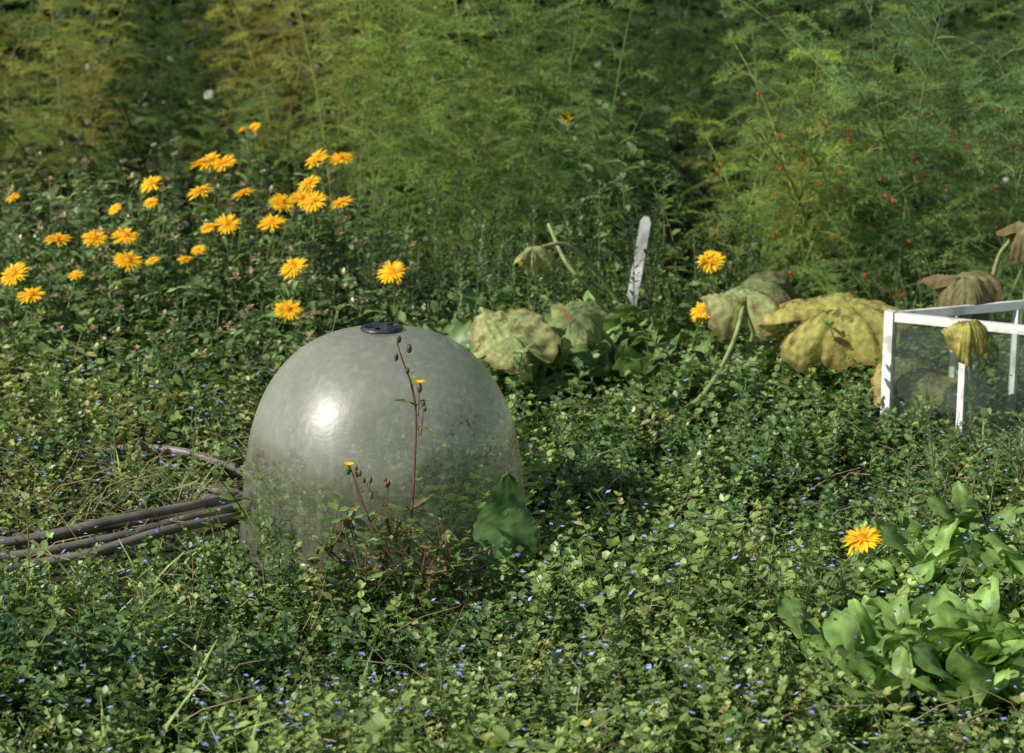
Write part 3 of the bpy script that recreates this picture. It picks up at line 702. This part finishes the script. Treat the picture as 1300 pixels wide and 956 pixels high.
# ---------------------------------------------------------------- groundsel in front of the cloche
gs = MB(); red = (.24, .11, .07); gr = (.19, .28, .10)
P1 = spline([(-.165, 3.19, 0), (-.158, 3.19, .12), (-.148, 3.19, .25), (-.146, 3.2, .36), (-.166, 3.2, .43), (-.172, 3.2, .452)], 30)
tube(gs, P1, np.linspace(.0024, .0010, 30), 6, red)
bud = ball(1, (1, 1, 1), 0, 8, 5, sx=.55, sy=.55, sz=1.)
def buds(c, n, spread, r0, col):
    c = np.array(c)
    for i in range(n):
        p = c + rng.normal(0, 1, 3) * [spread, spread * .5, spread]
        tube(gs, [c - [0, 0, spread], (c + p) / 2, p], .0007, 4, red)
        gs.inst(bud, rotx([rng.uniform(-.4, .4)]), np.array([p]), np.array([r0 * rng.uniform(.8, 1.2)]), np.array([col]))
for c in [(-.172, 3.2, .452), (-.160, 3.2, .44), (-.176, 3.2, .425), (-.160, 3.195, .41)]:
    buds(c, 1, .004, .0068, (.12, .09, .05))
def tiny_yellow(c, s=1.):
    n = 12; a = np.arange(n) * 2 * pi / n; D = np.stack([np.cos(a), np.sin(a), np.full(n, .7)], 1)
    gs.inst(small_leaf(.25, mat=1), frames(norm(D)), np.tile(c, (n, 1)), np.full(n, .010 * s), np.tile([.9, .65, .03], (n, 1)))
    gs.inst(bud, rotz([0]), np.array([c]) - [0, 0, .005], np.array([.0075 * s]), np.array([[.13, .18, .06]]))
tube(gs, spline([P1[20], (-.142, 3.19, .34), (-.139, 3.188, .385)], 8), .0009, 4, red); tiny_yellow((-.139, 3.188, .39), 1.1)
tube(gs, spline([P1[16], (-.138, 3.19, .31), (-.133, 3.19, .355)], 8), .0009, 4, red); buds((-.133, 3.19, .357), 2, .004, .0055, (.2, .17, .05))
P2 = spline([(-.185, 3.17, 0), (-.20, 3.17, .13), (-.225, 3.17, .21), (-.242, 3.17, .262)], 20)
tube(gs, P2, np.linspace(.002, .001, 20), 6, red)
tiny_yellow((-.246, 3.168, .268), 1.1); buds((-.236, 3.17, .262), 4, .008, .0055, (.22, .14, .05)); buds((-.215, 3.17, .235), 3, .007, .0055, (.17, .15, .05))
tube(gs, spline([P2[10], (-.19, 3.16, .21), (-.186, 3.16, .24)], 8), .0009, 4, red); buds((-.186, 3.16, .24), 3, .006, .006, (.17, .1, .05))
gl_ = blade(9, .16, .5, .3, .35, .5, 3, 1.3, 0, 5, .1, .25)
def leaves_on(P, n, l, lo=.1, hi=.8):
    for i in range(n):
        q = P[int(len(P) * rng.uniform(lo, hi)) if hi < 1 else rng.integers(2, len(P))]; a = rng.uniform(0, 2 * pi); el = rng.uniform(.1, .9)
        gs.inst(gl_, frames([(math.cos(a) * math.cos(el), math.sin(a) * math.cos(el), math.sin(el))]), np.array([q]), np.array([l * rng.uniform(.6, 1.2)]), np.array([np.array(gr) * rng.uniform(.7, 1.3) * ([1.2, .7, .8] if rng.random() < .25 else [1, 1, 1])]))
leaves_on(P1, 14, .05, .02, .35); leaves_on(P1, 5, .03, .35, .7); leaves_on(P2, 14, .04, .05, .7)
for k in range(24):
    b0 = (-.17 + rng.normal(0, .055), 3.17 + rng.normal(0, .012), 0); P = spline([b0, (b0[0] + rng.normal(0, .02), b0[1], .07), (b0[0] + rng.normal(0, .04), b0[1], rng.uniform(.1, .19))], 12)
    tube(gs, P, .0013, 4, red); leaves_on(P, 11, .035, .2, 1.0)
    if k % 3 == 0: buds(P[-1], 3, .006, .0055, (.2, .14, .06))
gs.build('groundsel_weed', [M_leaf, M_petal])

# ---------------------------------------------------------------- dock leaf leaning on the cloche
dk = MB()
lf = blade(24, .29, .42, .16, .10, .3, 5, 1.9, 0, 9, .2, .025)
V, F, C, Mx = lf
vein = 1 + .5 * (np.abs(np.sin((V[:, 0] - np.abs(V[:, 1]) * .7) * 22)) > .9)
V = V + np.stack([0 * V[:, 0], 0 * V[:, 0], .008 * np.sin((V[:, 0] - np.abs(V[:, 1]) * .7) * 44)], 1)
C = C * vein[:, None]
dk.inst((V, F, C, Mx), frames([(-.06, .30, .95)], np.array([pi + .12])), np.array([[-.003, 3.265, .05]]), np.array([.178]), np.array([[.10, .19, .06]]))
tube(dk, spline([(.005, 3.24, 0), (-.001, 3.255, .03), (-.003, 3.265, .055)], 6), .003, 6, (.2, .27, .09))
dk.inst((V, F, C, Mx), frames([(.75, -.2, .5)], np.array([.2])), np.array([[.015, 3.28, .02]]), np.array([.11]), np.array([[.11, .2, .065]]))
dk.inst((V, F, C, Mx), frames([(.5, .5, .5)], np.array([-.2])), np.array([[.04, 3.32, .02]]), np.array([.12]), np.array([[.11, .2, .065]]))
dk.build('dock_plant', [M_big])

# ---------------------------------------------------------------- bolted weed in the middle distance
bw = MB()
for c in ([(.30, 5.1, 0), (.27, 5.1, .3), (.25, 5.08, .5), (.20, 5.05, .62)], [(.30, 5.1, 0), (.22, 5.1, .3), (.16, 5.1, .47), (.13, 5.1, .56)], [(.30, 5.1, .1), (.36, 5.1, .3), (.30, 5.1, .44), (.12, 5.12, .35)], [(.35, 5.0, 0), (.38, 5.0, .25), (.33, 5.0, .42), (.28, 4.98, .5)], [(.3, 5.1, .2), (.2, 5., .3), (.1, 4.95, .32)]):
    P = spline(c, 24); tube(bw, P, np.linspace(.003, .001, 24), 5, (.17, .2, .09)); m_ = 34; idx = rng.integers(5, 24, m_)
    a = rng.uniform(0, 6.3, m_); el = rng.uniform(-.2, .9, m_); D = np.stack([np.cos(a) * np.cos(el), np.sin(a) * np.cos(el), np.sin(el)], 1)
    bw.inst(small_leaf(.22), frames(D), P[idx], rng.uniform(.02, .06, m_), np.array([.22, .30, .12]) * rng.uniform(.6, 1.3, (m_, 1)))
pp = small_leaf(.3, mat=1); bw.inst(pp, frames([(.1, -.3, .9), (.5, -.4, .5), (-.4, -.4, .7)]), np.tile([.125, 5.1, .56], (3, 1)), np.array([.035, .032, .032]), np.tile([.9, .65, .02], (3, 1)))
bw.build('bolted_rocket_plant', [M_leaf, M_petal])

# ---------------------------------------------------------------- light, sky, camera
sd = norm(np.array([-.72, -.40, .62]))
sun = bpy.data.lights.new('sun', 'SUN'); sun.energy = 5.0; sun.angle = math.radians(.5); sun.color = (1., .96, .88)
so = bpy.data.objects.new('sun', sun); scene.collection.objects.link(so); so.location = (-5, -3, 6)
so.rotation_euler = Vector(sd).to_track_quat('Z', 'Y').to_euler()
w = bpy.data.worlds.new('World'); scene.world = w; w.use_nodes = True; nt = w.node_tree; nt.nodes.clear()
sky = nt.nodes.new('ShaderNodeTexSky'); sky.sky_type = 'NISHITA'; sky.sun_disc = False
sky.sun_elevation = math.asin(sd[2]); sky.sun_rotation = math.atan2(sd[0], sd[1])
bg = nt.nodes.new('ShaderNodeBackground'); bg.inputs[1].default_value = .08; wo = nt.nodes.new('ShaderNodeOutputWorld')
nt.links.new(sky.outputs[0], bg.inputs[0]); nt.links.new(bg.outputs[0], wo.inputs[0])
cam = bpy.data.cameras.new('camera'); co = bpy.data.objects.new('camera', cam); scene.collection.objects.link(co)
co.location = (0, 0, 1.15); co.rotation_euler = (math.radians(90 - 13.2), 0, 0)
cam.sensor_width = 36; cam.lens = 76.9; cam.clip_end = 1000; cam.clip_start = .05
cam.dof.use_dof = True; cam.dof.focus_distance = 3.45; cam.dof.aperture_fstop = 7.5
scene.camera = co
scene.view_settings.view_transform = 'Standard'; scene.view_settings.look = 'None'; scene.view_settings.exposure = 0
